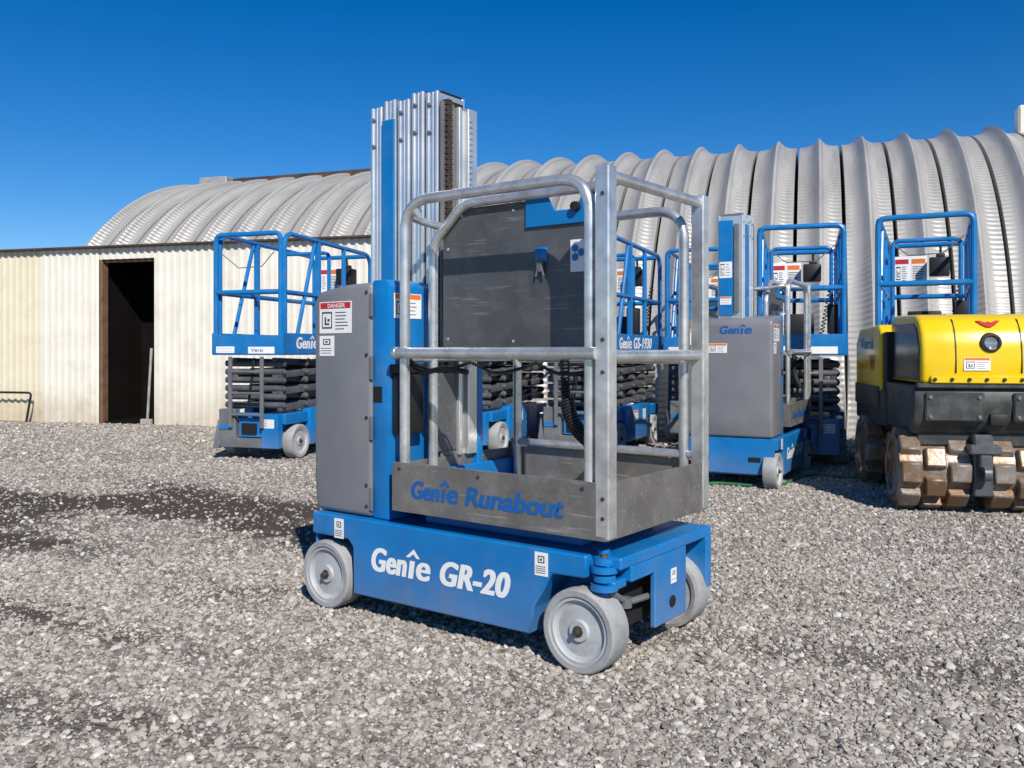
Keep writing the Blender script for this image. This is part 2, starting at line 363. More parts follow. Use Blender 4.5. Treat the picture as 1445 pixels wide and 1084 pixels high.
    b = MB(); b.tube([(.090, .03, 1.0), (.090, .69, 1.0)], .019, 14); b.build('front_rail', GALV, T)
    b = MB(); b.tube([(-.79, -.002, 1.008), (.07, -.002, 1.008)], .020, 14); b.lathe([(0, 0), (.023, 0), (.023, .012), (0, .012)], (-.795, -.002, 1.008), 'x', 1, 14); b.build('sliding_mid_rail', GALV, T)
    b = MB(); b.tube([(-.77, .685, .985), (.09, .685, .985)], .0185, 14); b.build('mid_rail', GALV, T)
    b = MB(); b.tube([(-.77, .685, .63), (.09, .685, .63)], .016, 12); b.build('lower_rail', GALV, T)
    b = MB(); b.tube([(-.775, .03, .99), (-.775, .69, .99)], .017, 12); b.build('rear_rail', GALV, T)
    # upright panel
    b = MB(); b.prism([(-.735, 1.022), (-.735, 1.455), (-.66, 1.548), (-.33, 1.548), (-.33, 1.46), (-.03, 1.46), (-.03, 1.022)], 'y', .197, .204, .001)
    pn = b.build('upright_panel', PANEL, T)
    for (bx, bz) in ((-.71, 1.06), (-.71, 1.40), (-.64, 1.52), (-.40, 1.52), (-.06, 1.06), (-.06, 1.22), (-.4, 1.05)): bolt('panel_rivet', (bx, .197, bz), 'y', 1, .006, pn, ALU, .003)
    b = MB(); b.prism([(-.34, 1.45), (-.34, 1.552), (-.245, 1.552), (-.215, 1.50), (-.13, 1.50), (-.10, 1.552), (-.01, 1.552), (-.01, 1.45)], 'y', .187, .195, .002); b.box(-.012, .018, .184, .196, 1.34, 1.555, .003)
    b.build('blue_hook_plate', BLUE, pn)
    b = MB(); b.lathe([(0, -.02), (.016, -.018), (.018, 0)], (-.125, .187, 1.505), 'y', 1, 14, False); b.build('knob', BLACK, pn)
    b = MB(); b.box(-.300, -.250, .190, .197, 1.325, 1.378, .006, 0, 2); b.build('latch_plate', BLUE, pn)
    b = MB(); b.box(-.288, -.262, .178, .190, 1.29, 1.335, .004, 0, 2); b.tube(fillet([(-.292, .183, 1.275), (-.275, .180, 1.33), (-.258, .183, 1.275)], .02, 4), .004, 8); b.build('latch', STEEL, pn)
    ps = sticker(pn, (-.155, .1965, 1.285), X, Z, .11, .11, None, 0, 3, 'label_sticker', 5, .55)
    for (hx, hz) in ((-.135, 1.365), (-.135, 1.335), (-.110, 1.35)):
        b = MB(); b.prism([(hx+.014*math.cos(k*math.pi/3+.52), hz+.014*math.sin(k*math.pi/3+.52)) for k in range(6)], 'y', .1925, .1945, 0)
        b.build('hexagon_mark', BLUE, ps)
    # cables
    pts = []; path = [V((-.115, .10, .985)), V((-.112, .10, .86)), V((-.075, .09, .77)), V((.012, .08, .71))]
    path = fillet(path, .08, 8); cum = [0]
    for i in range(1, len(path)): cum.append(cum[-1]+(path[i]-path[i-1]).length)
    for k in range(360):
        s_ = k/359*cum[-1]; i = max(j for j in range(len(cum)) if cum[j] <= s_+1e-9); i = min(i, len(path)-2)
        f_ = (s_-cum[i])/(cum[i+1]-cum[i]); c = path[i].lerp(path[i+1], f_); d = (path[i+1]-path[i]).normalized()
        e1 = d.cross(V((0, 1, 0))).normalized(); e2 = d.cross(e1); a = k/359*2*math.pi*30; rr = .013 if k < 150 else .021
        pts.append(c+e1*math.cos(a)*rr+e2*math.sin(a)*rr)
    b = MB(); b.tube(pts, .0048, 6); b.build('coiled_cable', BLACK, T)
    b = MB(); b.tube([(-.77+.80*k/20, .05+.02*math.sin(k), .975-.035*math.sin(math.pi*(k % 7)/7)) for k in range(21)], .006, 7); b.build('cable', BLACK, T)
    b = MB(); b.tube(fillet([(-.765, .04, .985), (-.72, .05, .93), (-.60, .05, .955), (-.50, .06, .94)], .04, 4), .010, 8); b.build('cable', BLACK, T)
    return T

# ------------------------------------------------------------------ scissor lift
def make_scissor():
    T = thing('scissor_lift', 'x', 'lift')
    b = MB(); b.box(.10, 1.73, .11, .65, .12, .40, .006); b.box(.5, 1.33, .005, .112, .11, .46, .01, 0, 2); b.box(.5, 1.33, .648, .755, .11, .46, .01, 0, 2)
    b.box(.10, .5, .03, .11, .33, .43, .006); b.box(1.33, 1.73, .03, .11, .33, .43, .006)
    ch = b.build('chassis', BLUE, T)
    sticker(ch, (.72, .0045, .30), X, Z, .16, .11, ORANGE, 1, 4, 'warning_sticker', 21); sticker(ch, (1.05, .0045, .29), X, Z, .10, .12, None, 0, 5, 'instruction_sticker', 22)
    b = MB(); b.box(.02, .10, .52, .70, .11, .47, .006); b.box(.04, .10, .235, .525, .11, .20, .004)
    b.prism([(.0, .10), (.06, .10), (.12, .36), (.08, .36)], 'y', .695, .755, .003); b.build('end_plate', STEEL, T)
    b = MB(); b.box(.02, .10, .06, .24, .11, .43, .006); b.box(.05, .11, .26, .50, .21, .38, .004); b.tube([(.06, .24, .42), (.06, .52, .42)], .018, 10); b.box(.05, .10, .36, .40, .37, .43, .002); b.box(.012, .02, .54, .69, .28, .33, .002); b.build('end_fitting', BLUE, T)
    b = MB(); b.box(.030, .0495, .30, .46, .24, .34, .003); b.build('access_hole', DARK, T)
    sticker(ch, (.0195, .22, .30), NY, Z, .12, .08, None, 1, 3, 'warning_sticker', 25)
    for (cx, y0, sg) in ((.32, 0, 1), (1.50, 0, 1), (.32, .76, -1), (1.50, .76, -1)): wheel(T, cx, .16, y0, sg, .16, .11)
    for k in range(6):
        z = .505+.078*k; dz = .048*(1 if k % 2 else -1)
        for (y0, y1) in ((.08, .135), (.625, .68)):
            M = Matrix.Translation((.92, 0, z)) @ Matrix.Rotation(math.atan2(dz, 1.6), 4, 'Y')
            s_ = .057*(k % 2)*(1 if y0 < .3 else -1)
            b = MB(); b.box(-.80, .80, y0+s_, y1+s_, -.032, .032, .008, 0, 2, M)
            b.build('scissor_arm', STACK, T)
        for xx in (.14, .53, .92, 1.31, 1.70):
            b = MB(); b.tube([(xx, .065, z), (xx, .695, z)], .030, 14)
            ct = b.build('cross_tube', STACK, T)
            bolt('pin_head', (xx, .065, z), 'y', 1, .018, ct, STEEL, .010)
    b = MB()
    for yy in (.20, .54): b.box(-.012, .012, yy, yy+.035, .30, .96, .003)
    for z in (.42, .62, .82): b.tube([(0, .21, z), (0, .56, z)], .013, 8)
    b.build('ladder', STEEL, T)
    b = MB(); b.tube(fillet([(.06, .34, .95), (.03, .36, .70), (.05, .40, .50), (.08, .37, .35)], .1, 5), .010, 7); b.build('hydraulic_hose', BLACK, T)
    b = MB(); b.box(.0, 1.83, .0, .76, .975, 1.01, .004); b.build('deck', BLUE, T)
    b = MB(); b.box(0, 1.83, -.004, .012, .985, 1.18, .004); b.box(0, 1.83, .748, .764, .985, 1.18, .004); b.box(-.004, .010, .010, .750, .985, 1.16, .004); b.box(1.82, 1.834, .010, .750, .985, 1.16, .004)
    tb = b.build('toe_board', BLUE, T)
    genie((.22, -.004, 1.035), X, Z, .42, .110, WHITE, tb)
    heavy('GS-1930', (.68, -.004, 1.035), X, Z, .68, .115, WHITE, tb)
    sticker(tb, (-.0045, .71, .995), NY, Z, .20, .06, None, 0, 2, 'name_sticker', 23); sticker(tb, (-.0045, .36, .99), NY, Z, .28, .062, None, 0, 0, 'name_sticker', 24)
    def rail(pts, rad=.10, r=.0235, nm='guard_rail'):
        b = MB(); b.tube(fillet(pts, rad, 6), r, 10); return b.build(nm, BLUE, T)
    zt = 2.10
    rail([(.02, .03, 1.0), (.02, .03, zt), (.02, .73, zt), (.02, .73, 1.0)], .07)
    rail([(.02, .03, 1.56), (.02, .73, 1.56)])
    for yy in (.03, .73):
        rail([(.080, yy, 1.0), (.080, yy, zt+.01), (1.80, yy, zt-.03), (1.80, yy, 1.0)], .14)
        rail([(.080, yy, 1.56), (1.80, yy, 1.55)])
        rail([(.28, yy, 1.1), (.62, yy, 2.07)], .05, .020, 'brace'); rail([(1.20, yy, 1.1), (1.20, yy, 2.08)])
        b = MB(); b.box(.66, .71, yy-.022, yy+.022, 1.0, 2.085, .004); b.build('rail_post', BLUE, T)
    rail([(1.80, .05, 2.06), (1.80, .71, 2.06)]); rail([(1.80, .05, 1.55), (1.80, .71, 1.55)])
    rail([(1.02, .10, 1.02), (1.02, .10, 2.02), (1.02, .66, 2.02), (1.02, .66, 1.02)], .06, .020, 'inner_rail')
    b = MB(); b.box(1.62, 1.78, .18, .36, 1.74, 1.92, .012, 0, 2); b.box(1.66, 1.74, .22, .30, 1.915, 1.96, .01, 0, 2); b.tube([(1.70, .26, 1.95), (1.69, .26, 2.03)], .012, 8); b.build('control_box', BLACK, T)
    b = MB(); b.box(1.765, 1.78, .38, .68, 1.66, 1.95, .003); sg = b.build('sign_board', WHITE, T)
    sticker(sg, (1.764, .67, 1.68), NY, Z, .13, .25, RED, 1, 7, 'warning_sticker', 31); sticker(sg, (1.764, .52, 1.68), NY, Z, .13, .25, ORANGE, 0, 9, 'instruction_sticker', 32)
    b = MB(); b.box(1.60, 1.72, .25, .55, 1.18, 1.40, .012, 0, 2); b.build('document_box', BLACK, T)
    b = MB(); b.box(.90, 1.02, .02, .14, 1.18, 1.46, .012, 0, 2); b.build('hose_cover', BLACK, T)
    pts = []
    for k in range(120):
        t = k/119; a = t*2*math.pi*14
        pts.append((1.66+math.cos(a)*.02, .08+math.sin(a)*.02+.1*t, 1.72-.55*t))
    b = MB(); b.tube(pts, .006, 5); b.build('coiled_cable', BLACK, T)
    b = MB(); b.tube([(.02, .1, 1.93), (.05, .25, 1.80), (.05, .5, 1.79), (.02, .66, 1.92)], .005, 5); b.build('entry_chain', STEEL, T)
    return T

# ------------------------------------------------------------------ sheepsfoot roller
def make_roller(loc, rz):
    T = thing('trench_roller', 'yellow and charcoal trench roller with padded steel drums at the right edge', 'roller', loc, rz)
    b = MB(); b.prism([(-.02, .81), (-.03, .95), (-.022, 1.05), (.008, 1.14), (.06, 1.205), (.16, 1.245), (.75, 1.26), (.80, 1.22), (.80, .81)], 'y', -.38, .36, .03, 0, 4)
    b.box(-.045, -.025, -.33, .31, .815, .865, .006)
    h = b.build('hood', YELLOW, T, 40)
    b = MB()
    for yy in (.16, -.21): b.prism([(-.0325, .88), (-.0325, .95), (-.0245, 1.05), (.0055, 1.1405), (.0585, 1.2065), (.2, 1.249), (.7, 1.2615), (.7, .88)], 'y', yy, yy+.008, .001)
    b.build('hood_seam', BLACK, h)
    b = MB(); b.prism([(.88, .72), (.88, 1.16), (.95, 1.205), (1.65, 1.19), (1.80, 1.08), (1.80, .72)], 'y', -.42, .42, .02, 0, 3); h2 = b.build('rear_hood', YELLOW, T, 25)
    b = MB(); b.box(.78, .90, -.36, .40, .60, 1.15, .01); b.build('hood_gap', BLACK, T)
    b = MB(); b.prism([(.02, .83), (.02, 1.04), (.08, 1.15), (.16, 1.19), (.77, 1.20), (.77, .83)], 'y', .355, .366, .004); b.build('dark_hood_side', GLOSS, T)  # black panel added to give the hood's left side its dark reflection
    b = MB(); b.prism([(.0, .797), (-.015, .70), (.0, .58), (.06, .50), (.78, .50), (.78, .797)], 'y', -.41, .40, .016, 0, 2); b.box(.75, 1.80, -.40, .42, .48, .74, .02, 0, 2); b.box(.08, .5, -.36, .36, .42, .53, .01)
    b.box(-.034, .02, -.40, .385, .785, .815, .006); b.box(-.03, .0, -.36, -.16, .58, .76, .01); b.box(-.03, .0, .0, .34, .58, .76, .01)
    lo = b.build('lower_body', CHAR, T)
    for k in range(7): bolt('hood_bolt', (-.045, -.30+k*.098, .84), 'x', 1, .012, h, BLACK, .012)
    for yy in (-.33, -.19, .03, .31):
        for zz in (.61, .73): bolt('body_bolt', (-.03, yy, zz), 'x', 1, .013, lo, STEEL, .010)
    b = MB(); b.box(-.03, .02, -.13, -.03, .56, .63, .008, 0, 2); b.build('front_latch', BLACK, lo)
    b = MB(); b.lathe([(.043, -.018), (.058, -.016), (.064, .04), (.0, .04), (.0, .014), (.043, .014)], (-.020, -.035, 1.065), 'x', 1, 28, False); hl = b.build('headlamp', BLACK, T)
    b = MB(); b.lathe([(0, .002), (.018, -.001), (.036, -.007), (.043, -.002)], (-.020, -.035, 1.065), 'x', 1, 24, False); b.build('headlamp_lens', LENS, hl)
    sticker(h, (-.0315, .12, .895), NY, Z, .15, .08, ORANGE, 1, 4, 'warning_sticker', 41)
    a = math.atan2(.065, .052); M = Matrix.Translation((.008, -.035, 1.143)) @ Matrix.Rotation(-a, 4, 'Y') @ Matrix.Diagonal((.6, .62, 1, 1)) @ Matrix.Translation((0, 0, .004))
    b = MB()
    b.prism([(.03, -.018), (.03, .018), (.060, .06), (.115, .11), (.115, .07), (.090, .03), (.105, .0), (.090, -.03), (.115, -.07), (.115, -.11), (.060, -.06)], 'z', -.006, .004, 0, 0, 1, M)
    b.build('red_emblem', RED, h)
    lettering('Versi', (1.62, .4215, 1.03), NX, Z, .50, .085, BLUE2, h2, .015)
    lettering('W', (1.25, .4215, .86), NX, Z, .20, .13, RED, h2, .015)
    b = MB(); b.box(.9, 1.8, .421, .428, .60, .76, .004); b.build('side_skirt', CHAR, h2)
    b = MB(); b.box(-.01, .45, -.055, .055, .12, .50, .01); b.box(-.06, .0, -.035, .035, .30, .38, .008); b.lathe([(.02, -.02), (.045, -.02), (.045, .02), (.02, .02)], (-.06, 0, .27), 'y', 1, 14); b.box(-.05, .05, -.09, .09, .38, .44, .01)
    b.build('axle_bracket', STACK, T)
    for cx in (.25, 1.35):
        for s in (1, -1):
            b = MB(); rr = .22; b.lathe([(0, .06), (rr*.6, .06), (rr, .06), (rr, .47), (rr*.9, .475), (rr*.8, .44), (0, .43)], (cx, 0, .26), 'y', s, 36, False)
            for ring in range(3):
                yc = s*(.125+.140*ring)
                for k in range(8):
                    a = (k+.5*(ring % 2))*2*math.pi/8
                    M = Matrix.Translation((cx, yc, .26)) @ Matrix.Rotation(a, 4, 'Y') @ Matrix.Translation((0, 0, rr))
                    t = bmesh.new(); bmesh.ops.create_cube(t, size=1)
                    for v in t.verts:
                        q = .90 if v.co.z > 0 else 1.08
                        v.co = V((v.co.x*.128*q+random.uniform(-.004, .004), v.co.y*.128*q+random.uniform(-.003, .003), v.co.z*.078))
                    bmesh.ops.bevel(t, geom=t.edges[:], offset=.007, segments=1, affect='EDGES'); bmesh.ops.transform(t, matrix=M, verts=t.verts[:]); b.merge(t, 0)
            b.build('padded_drum', MUD, T)
    return T

# ------------------------------------------------------------------ camera, light, sky
cam = bpy.data.cameras.new('Camera'); co = bpy.data.objects.new('Camera', cam); C.objects.link(co)
co.location = (0, 0, 1.016); co.rotation_euler = (R(90), 0, 0)
cam.sensor_width = 36; cam.sensor_fit = 'HORIZONTAL'; cam.lens = 1250/1445*36; cam.shift_y = -47/1445; cam.clip_end = 8000; cam.clip_start = .05
bpy.context.scene.camera = co
sc = bpy.context.scene
sc.view_settings.view_transform = 'Standard'; sc.view_settings.look = 'None'; sc.view_settings.exposure = 0
el = R(38); hd = V((.29, -.957)).normalized()
w = bpy.data.worlds.new('World'); sc.world = w; w.use_nodes = True
bg = w.node_tree.nodes['Background']; sky = w.node_tree.nodes.new('ShaderNodeTexSky'); sky.sky_type = 'NISHITA'; sky.sun_disc = False
sky.sun_elevation = el; sky.sun_rotation = math.atan2(hd.x, hd.y); sky.altitude = 1600; sky.air_density = 1.0; sky.dust_density = .1; sky.ozone_density = 4
hs = w.node_tree.nodes.new('ShaderNodeHueSaturation'); hs.inputs['Saturation'].default_value = 1.38; hs.inputs['Hue'].default_value = .506
w.node_tree.links.new(sky.outputs['Color'], hs.inputs['Color'])
w.node_tree.links.new(hs.outputs['Color'], bg.inputs['Color']); bg.inputs['Strength'].default_value = .105
sl = bpy.data.lights.new('Sun', 'SUN'); sl.energy = 5.0; sl.angle = R(.53); sl.color = (1, .95, .875)
so = bpy.data.objects.new('Sun', sl); C.objects.link(so)
so.rotation_euler = V((-hd.x*math.cos(el), -hd.y*math.cos(el), -math.sin(el))).to_track_quat('-Z', 'Y').to_euler()

# ------------------------------------------------------------------ ground
def nz(x, y, s, seed):
    r = np.random.default_rng(seed); o = 0
    for k in range(7):
        a = r.uniform(0, 6.28); f = s*r.uniform(.6, 2.2); o = o+np.sin((x*np.cos(a)+y*np.sin(a))*f+r.uniform(0, 6.28))
    return o/7
def seg(x, y, ax, ay, bx, by, wd):
    dx, dy = bx-ax, by-ay; t = np.clip(((x-ax)*dx+(y-ay)*dy)/(dx*dx+dy*dy), 0, 1)
    return np.exp(-(((x-ax-t*dx)**2+(y-ay-t*dy)**2)/wd**2))
def dirt(x, y):
    xx = x+.30*nz(x, y, 2.5, 1)+.08*nz(x, y, 9, 11); yy = y+.30*nz(x, y, 2.5, 2)+.08*nz(x, y, 9, 12)
    u = .866*x-.5*y; v = .5*x+.866*y
    streak = np.clip(.55+1.2*nz(u*.45, v*2.2, 3.2, 3)+.6*nz(x, y, 14, 5), 0, 1)
    band = np.clip(seg(xx, yy, -9, 9.2, -.9, 4.8, 1.15)*.80+.45*seg(xx, yy, -5, 7.4, -.9, 5.0, .40), 0, 1)
    m = band*(.12+.88*streak)
    m = m+(.95*seg(xx, yy, -4.4, 5.6, -.6, 3.75, .26)+.8*seg(xx, yy, -3.8, 6.4, -1.2, 4.9, .36)+.7*seg(xx, yy, .3, 3.5, 2.4, 2.3, .17)+.85*seg(xx, yy, -2.8, 3.9, .4, 2.3, .17)+.7*seg(xx, yy, -2.0, 2.7, -.2, 2.1, .14)+.4*seg(xx, yy, .9, 3.9, 3.0, 3.0, .16))*(.05+.95*streak)
    m = m+.45*np.clip(nz(x, y, 1.6, 4)-.08, 0, 1)
    return np.clip(m, 0, .95)
def hgt(x, y): return .010*nz(x, y, 2.2, 9)

gx = np.concatenate([[-3000, -600, -120, -40, -20], np.arange(-11, 11.01, .08), [20, 40, 120, 600, 3000]])
gy = np.concatenate([[-3000, -600, -100, -20, -4], np.arange(0, 15.01, .08), [20, 40, 120, 600, 3000]])
GX, GY = np.meshgrid(gx, gy); nx, ny = len(gx), len(gy)
gz = np.where((abs(GX) < 10.9) & (GY > 0) & (GY < 14.9), hgt(GX, GY), 0)
vv = np.stack([GX.ravel(), GY.ravel(), gz.ravel()], 1)
idx = np.arange(nx*ny).reshape(ny, nx)
q = np.stack([idx[:-1, :-1], idx[:-1, 1:], idx[1:, 1:], idx[1:, :-1]], -1).reshape(-1, 4)
def np_mesh(name, v, f):
    me = bpy.data.meshes.new(name); n = f.shape[1]
    me.vertices.add(len(v)); me.vertices.foreach_set('co', v.astype(np.float32).ravel())
    me.loops.add(f.size); me.loops.foreach_set('vertex_index', f.astype(np.int32).ravel())
    me.polygons.add(len(f)); me.polygons.foreach_set('loop_start', np.arange(0, f.size, n, dtype=np.int32))
    me.update(calc_edges=True); me.validate()
    return me
me = np_mesh('ground', vv, q)
at = me.attributes.new('dirt', 'FLOAT', 'POINT')
inside = (abs(GX) < 30) & (GY > -5) & (GY < 30)
at.data.foreach_set('value', np.where(inside, dirt(GX, GY), 0).astype(np.float32).ravel())
gm = bpy.data.materials.new('gravel_ground'); gm.use_nodes = True; nt = gm.node_tree; N = nt.nodes; L = nt.links; bs = N['Principled BSDF']
tc = N.new('ShaderNodeTexCoord'); vo = N.new('ShaderNodeTexVoronoi'); vo.inputs['Scale'].default_value = 62; L.new(tc.outputs['Object'], vo.inputs['Vector'])
sp = N.new('ShaderNodeSeparateColor'); L.new(vo.outputs['Color'], sp.inputs['Color'])
rp = N.new('ShaderNodeValToRGB'); rp.color_ramp.elements[0].color = (.21, .188, .163, 1); rp.color_ramp.elements[1].color = (.48, .443, .392, 1)
L.new(sp.outputs['Red'], rp.inputs['Fac'])
ns = N.new('ShaderNodeTexNoise'); ns.inputs['Scale'].default_value = 1.3; ns.inputs['Detail'].default_value = 8; L.new(tc.outputs['Object'], ns.inputs['Vector'])
m0 = N.new('ShaderNodeMixRGB'); m0.blend_type = 'MULTIPLY'; m0.inputs['Fac'].default_value = .5; L.new(rp.outputs['Color'], m0.inputs['Color1'])
r2 = N.new('ShaderNodeValToRGB'); r2.color_ramp.elements[0].position = .3; r2.color_ramp.elements[1].position = .65; r2.color_ramp.elements[0].color = (.6, .57, .55, 1); L.new(ns.outputs['Fac'], r2.inputs['Fac']); L.new(r2.outputs['Color'], m0.inputs['Color2'])
ad = N.new('ShaderNodeAttribute'); ad.attribute_name = 'dirt'
m1 = N.new('ShaderNodeMixRGB'); m1.inputs['Color2'].default_value = (.070, .054, .041, 1); L.new(ad.outputs['Fac'], m1.inputs['Fac']); L.new(m0.outputs['Color'], m1.inputs['Color1'])
L.new(m1.outputs['Color'], bs.inputs['Base Color']); bs.inputs['Roughness'].default_value = .95; bs.inputs['Specular IOR Level'].default_value = .15
bp = N.new('ShaderNodeBump'); bp.inputs['Strength'].default_value = .7; bp.inputs['Distance'].default_value = .012; bp.invert = True
L.new(vo.outputs['Distance'], bp.inputs['Height']); L.new(bp.outputs['Normal'], bs.inputs['Normal'])
me.materials.append(gm)
g = bpy.data.objects.new('ground', me); C.objects.link(g); g['kind'] = 'structure'

# loose stones
phi = (1+5**.5)/2
ICO = np.array([(-1, phi, 0), (1, phi, 0), (-1, -phi, 0), (1, -phi, 0), (0, -1, phi), (0, 1, phi), (0, -1, -phi), (0, 1, -phi), (phi, 0, -1), (phi, 0, 1), (-phi, 0, -1), (-phi, 0, 1)])/1.9
ICF = np.array([(0, 11, 5), (0, 5, 1), (0, 1, 7), (0, 7, 10), (0, 10, 11), (1, 5, 9), (5, 11, 4), (11, 10, 2), (10, 7, 6), (7, 1, 8), (3, 9, 4), (3, 4, 2), (3, 2, 6), (3, 6, 8), (3, 8, 9), (4, 9, 5), (2, 4, 11), (6, 2, 10), (8, 6, 7), (9, 8, 1)])
OCT = np.array([(1, .9, .9), (-1, -.9, 1), (-.9, 1, -.8), (.9, -1, -.9), (.9, .8, -.9), (-.8, .9, .9), (.9, -.9, .9), (-.9, -.9, -.9)])*.72
OCF = np.array([(0, 5, 1), (0, 1, 6), (4, 3, 7), (4, 7, 2), (0, 6, 3), (0, 3, 4), (5, 2, 7), (5, 7, 1), (0, 4, 2), (0, 2, 5), (6, 1, 7), (6, 7, 3)])
def stones(n, y0, y1, rm, bv, bf, sg=.48, jit=.17):
    y = np.sqrt(rng.random(n)*(y1*y1-y0*y0)+y0*y0); x = (rng.random(n)*2-1)*(.63*y+.1)
    keep = rng.random(n) > .92*dirt(x, y); x, y = x[keep], y[keep]; n = len(x)
    r = rm*np.exp(rng.normal(0, sg, n)); r = np.minimum(r, rm*2.5)
    qd = np.stack([np.ones(n), rng.normal(0, .20, n), rng.normal(0, .20, n), rng.normal(0, .05, n)], 1); an = rng.uniform(0, 2*np.pi, n)
    qd /= np.linalg.norm(qd, axis=1)[:, None]; a, b, c, d = qd.T
    M = np.stack([1-2*(c*c+d*d), 2*(b*c-a*d), 2*(b*d+a*c), 2*(b*c+a*d), 1-2*(b*b+d*d), 2*(c*d-a*b), 2*(b*d-a*c), 2*(c*d+a*b), 1-2*(b*b+c*c)], 1).reshape(n, 3, 3)
    ca, sa = np.cos(an), np.sin(an); o1 = np.zeros(n); i1 = np.ones(n)
    Zr = np.stack([ca, -sa, o1, sa, ca, o1, o1, o1, i1], 1).reshape(n, 3, 3); M = M @ Zr
    sc_ = np.stack([r, r*rng.uniform(.6, .95, n), r*rng.uniform(.38, .68, n)], 1)
    pv = bv[None]*(1+rng.normal(0, jit, (n, len(bv), 3)))*sc_[:, None, :]
    pv = np.einsum('nij,nvj->nvi', M, pv)
    pv[:, :, 0] += x[:, None]; pv[:, :, 1] += y[:, None]; pv[:, :, 2] += (hgt(x, y)+r*.18)[:, None]
    f = bf[None]+(np.arange(n)*len(bv))[:, None, None]
    return pv.reshape(-1, 3), f.reshape(-1, 3)
parts = [stones(44000, 1.85, 4.4, .0078, ICO, ICF), stones(80000, 1.85, 4.4, .0046, OCT, OCF), stones(100000, 4.4, 8, .0076, OCT, OCF), stones(50000, 8, 12.5, .0105, OCT, OCF)]
vs_, fs_, o_ = [], [], 0
for a_, f_ in parts: vs_.append(a_); fs_.append(f_+o_); o_ += len(a_)
me = np_mesh('gravel', np.concatenate(vs_), np.concatenate(fs_)); me.shade_flat()
sm = bpy.data.materials.new('crushed_stone'); sm.use_nodes = True; nt = sm.node_tree; N = nt.nodes; L = nt.links; bs = N['Principled BSDF']
ge = N.new('ShaderNodeNewGeometry'); rp = N.new('ShaderNodeValToRGB'); el_ = rp.color_ramp.elements
el_[0].color = (.15, .132, .115, 1); el_[1].position = 1; el_[1].color = (.62, .585, .525, 1)
for p, c in ((.2, (.28, .252, .219)), (.5, (.39, .355, .311)), (.70, (.43, .378, .322)), (.88, (.49, .458, .41))):
    e_ = el_.new(p); e_.color = (*c, 1)
L.new(ge.outputs['Random Per Island'], rp.inputs['Fac'])
tc = N.new('ShaderNodeTexCoord'); ns = N.new('ShaderNodeTexNoise'); ns.inputs['Scale'].default_value = 90; L.new(tc.outputs['Object'], ns.inputs['Vector'])
mm = N.new('ShaderNodeMixRGB'); mm.blend_type = 'OVERLAY'; mm.inputs['Fac'].default_value = .35; L.new(rp.outputs['Color'], mm.inputs['Color1']); L.new(ns.outputs['Fac'], mm.inputs['Color2'])
L.new(mm.outputs['Color'], bs.inputs['Base Color']); bs.inputs['Roughness'].default_value = .9; bs.inputs['Specular IOR Level'].default_value = .2
me.materials.append(sm)
g = bpy.data.objects.new('gravel', me); C.objects.link(g); tag(g, 'loose grey crushed stone covering the yard ground', 'gravel', None, 'stuff')

# ------------------------------------------------------------------ arched hut
hut = thing('arched_metal_hut', 'long ribbed grey metal hut with an arched roof behind the machines', 'building', (5.38, 10, 0), math.atan2(.324, -.946))
hm = bpy.data.materials.new('ribbed_galvanised_sheet'); hm.use_nodes = True; nt = hm.node_tree; N = nt.nodes; L = nt.links; bs = N['Principled BSDF']
uv = N.new('ShaderNodeUVMap'); uv.uv_map = 'UVMap'; sx = N.new('ShaderNodeSeparateXYZ'); L.new(uv.outputs['UV'], sx.inputs['Vector'])
mu = N.new('ShaderNodeMath'); mu.operation = 'MULTIPLY'; mu.inputs[1].default_value = 2*math.pi/.075; L.new(sx.outputs['Y'], mu.inputs[0])
si = N.new('ShaderNodeMath'); si.operation = 'SINE'; L.new(mu.outputs[0], si.inputs[0])
bp = N.new('ShaderNodeBump'); bp.inputs['Strength'].default_value = .4; bp.inputs['Distance'].default_value = .007; L.new(si.outputs[0], bp.inputs['Height']); L.new(bp.outputs['Normal'], bs.inputs['Normal'])
mp = N.new('ShaderNodeMapping'); mp.inputs['Scale'].default_value = (4, .45, 1); L.new(uv.outputs['UV'], mp.inputs['Vector'])
ns = N.new('ShaderNodeTexNoise'); ns.inputs['Scale'].default_value = 1.5; ns.inputs['Detail'].default_value = 9; ns.inputs['Roughness'].default_value = .65; L.new(mp.outputs['Vector'], ns.inputs['Vector'])
rp = N.new('ShaderNodeValToRGB'); rp.color_ramp.elements[0].position = .3; rp.color_ramp.elements[1].position = .68; rp.color_ramp.elements[0].color = (.35, .335, .305, 1); rp.color_ramp.elements[1].color = (.53, .51, .47, 1)
L.new(ns.outputs['Fac'], rp.inputs['Fac'])
sf = N.new('ShaderNodeMath'); sf.operation = 'DIVIDE'; sf.inputs[1].default_value = .60; L.new(sx.outputs['X'], sf.inputs[0])
fr_ = N.new('ShaderNodeMath'); fr_.operation = 'FRACT'; L.new(sf.outputs[0], fr_.inputs[0])
cp_ = N.new('ShaderNodeMath'); cp_.operation = 'COMPARE'; cp_.inputs[1].default_value = .93; cp_.inputs[2].default_value = .02; L.new(fr_.outputs[0], cp_.inputs[0])
sm_ = N.new('ShaderNodeMath'); sm_.operation = 'MULTIPLY'; sm_.inputs[1].default_value = .25; L.new(cp_.outputs[0], sm_.inputs[0])
mx_ = N.new('ShaderNodeMixRGB'); mx_.inputs['Color2'].default_value = (.16, .14, .12, 1); L.new(sm_.outputs[0], mx_.inputs['Fac']); L.new(rp.outputs['Color'], mx_.inputs['Color1'])
L.new(mx_.outputs['Color'], bs.inputs['Base Color']); bs.inputs['Roughness'].default_value = .42; bs.inputs['Metallic'].default_value = .25
RH = 4.35; per = .60; s0, s1 = -7.2, 14.05; ns_ = int((s1-s0)/per*24); na = 64
S = np.linspace(s0, s1, ns_+1); TH = np.linspace(0, math.pi, na+1)
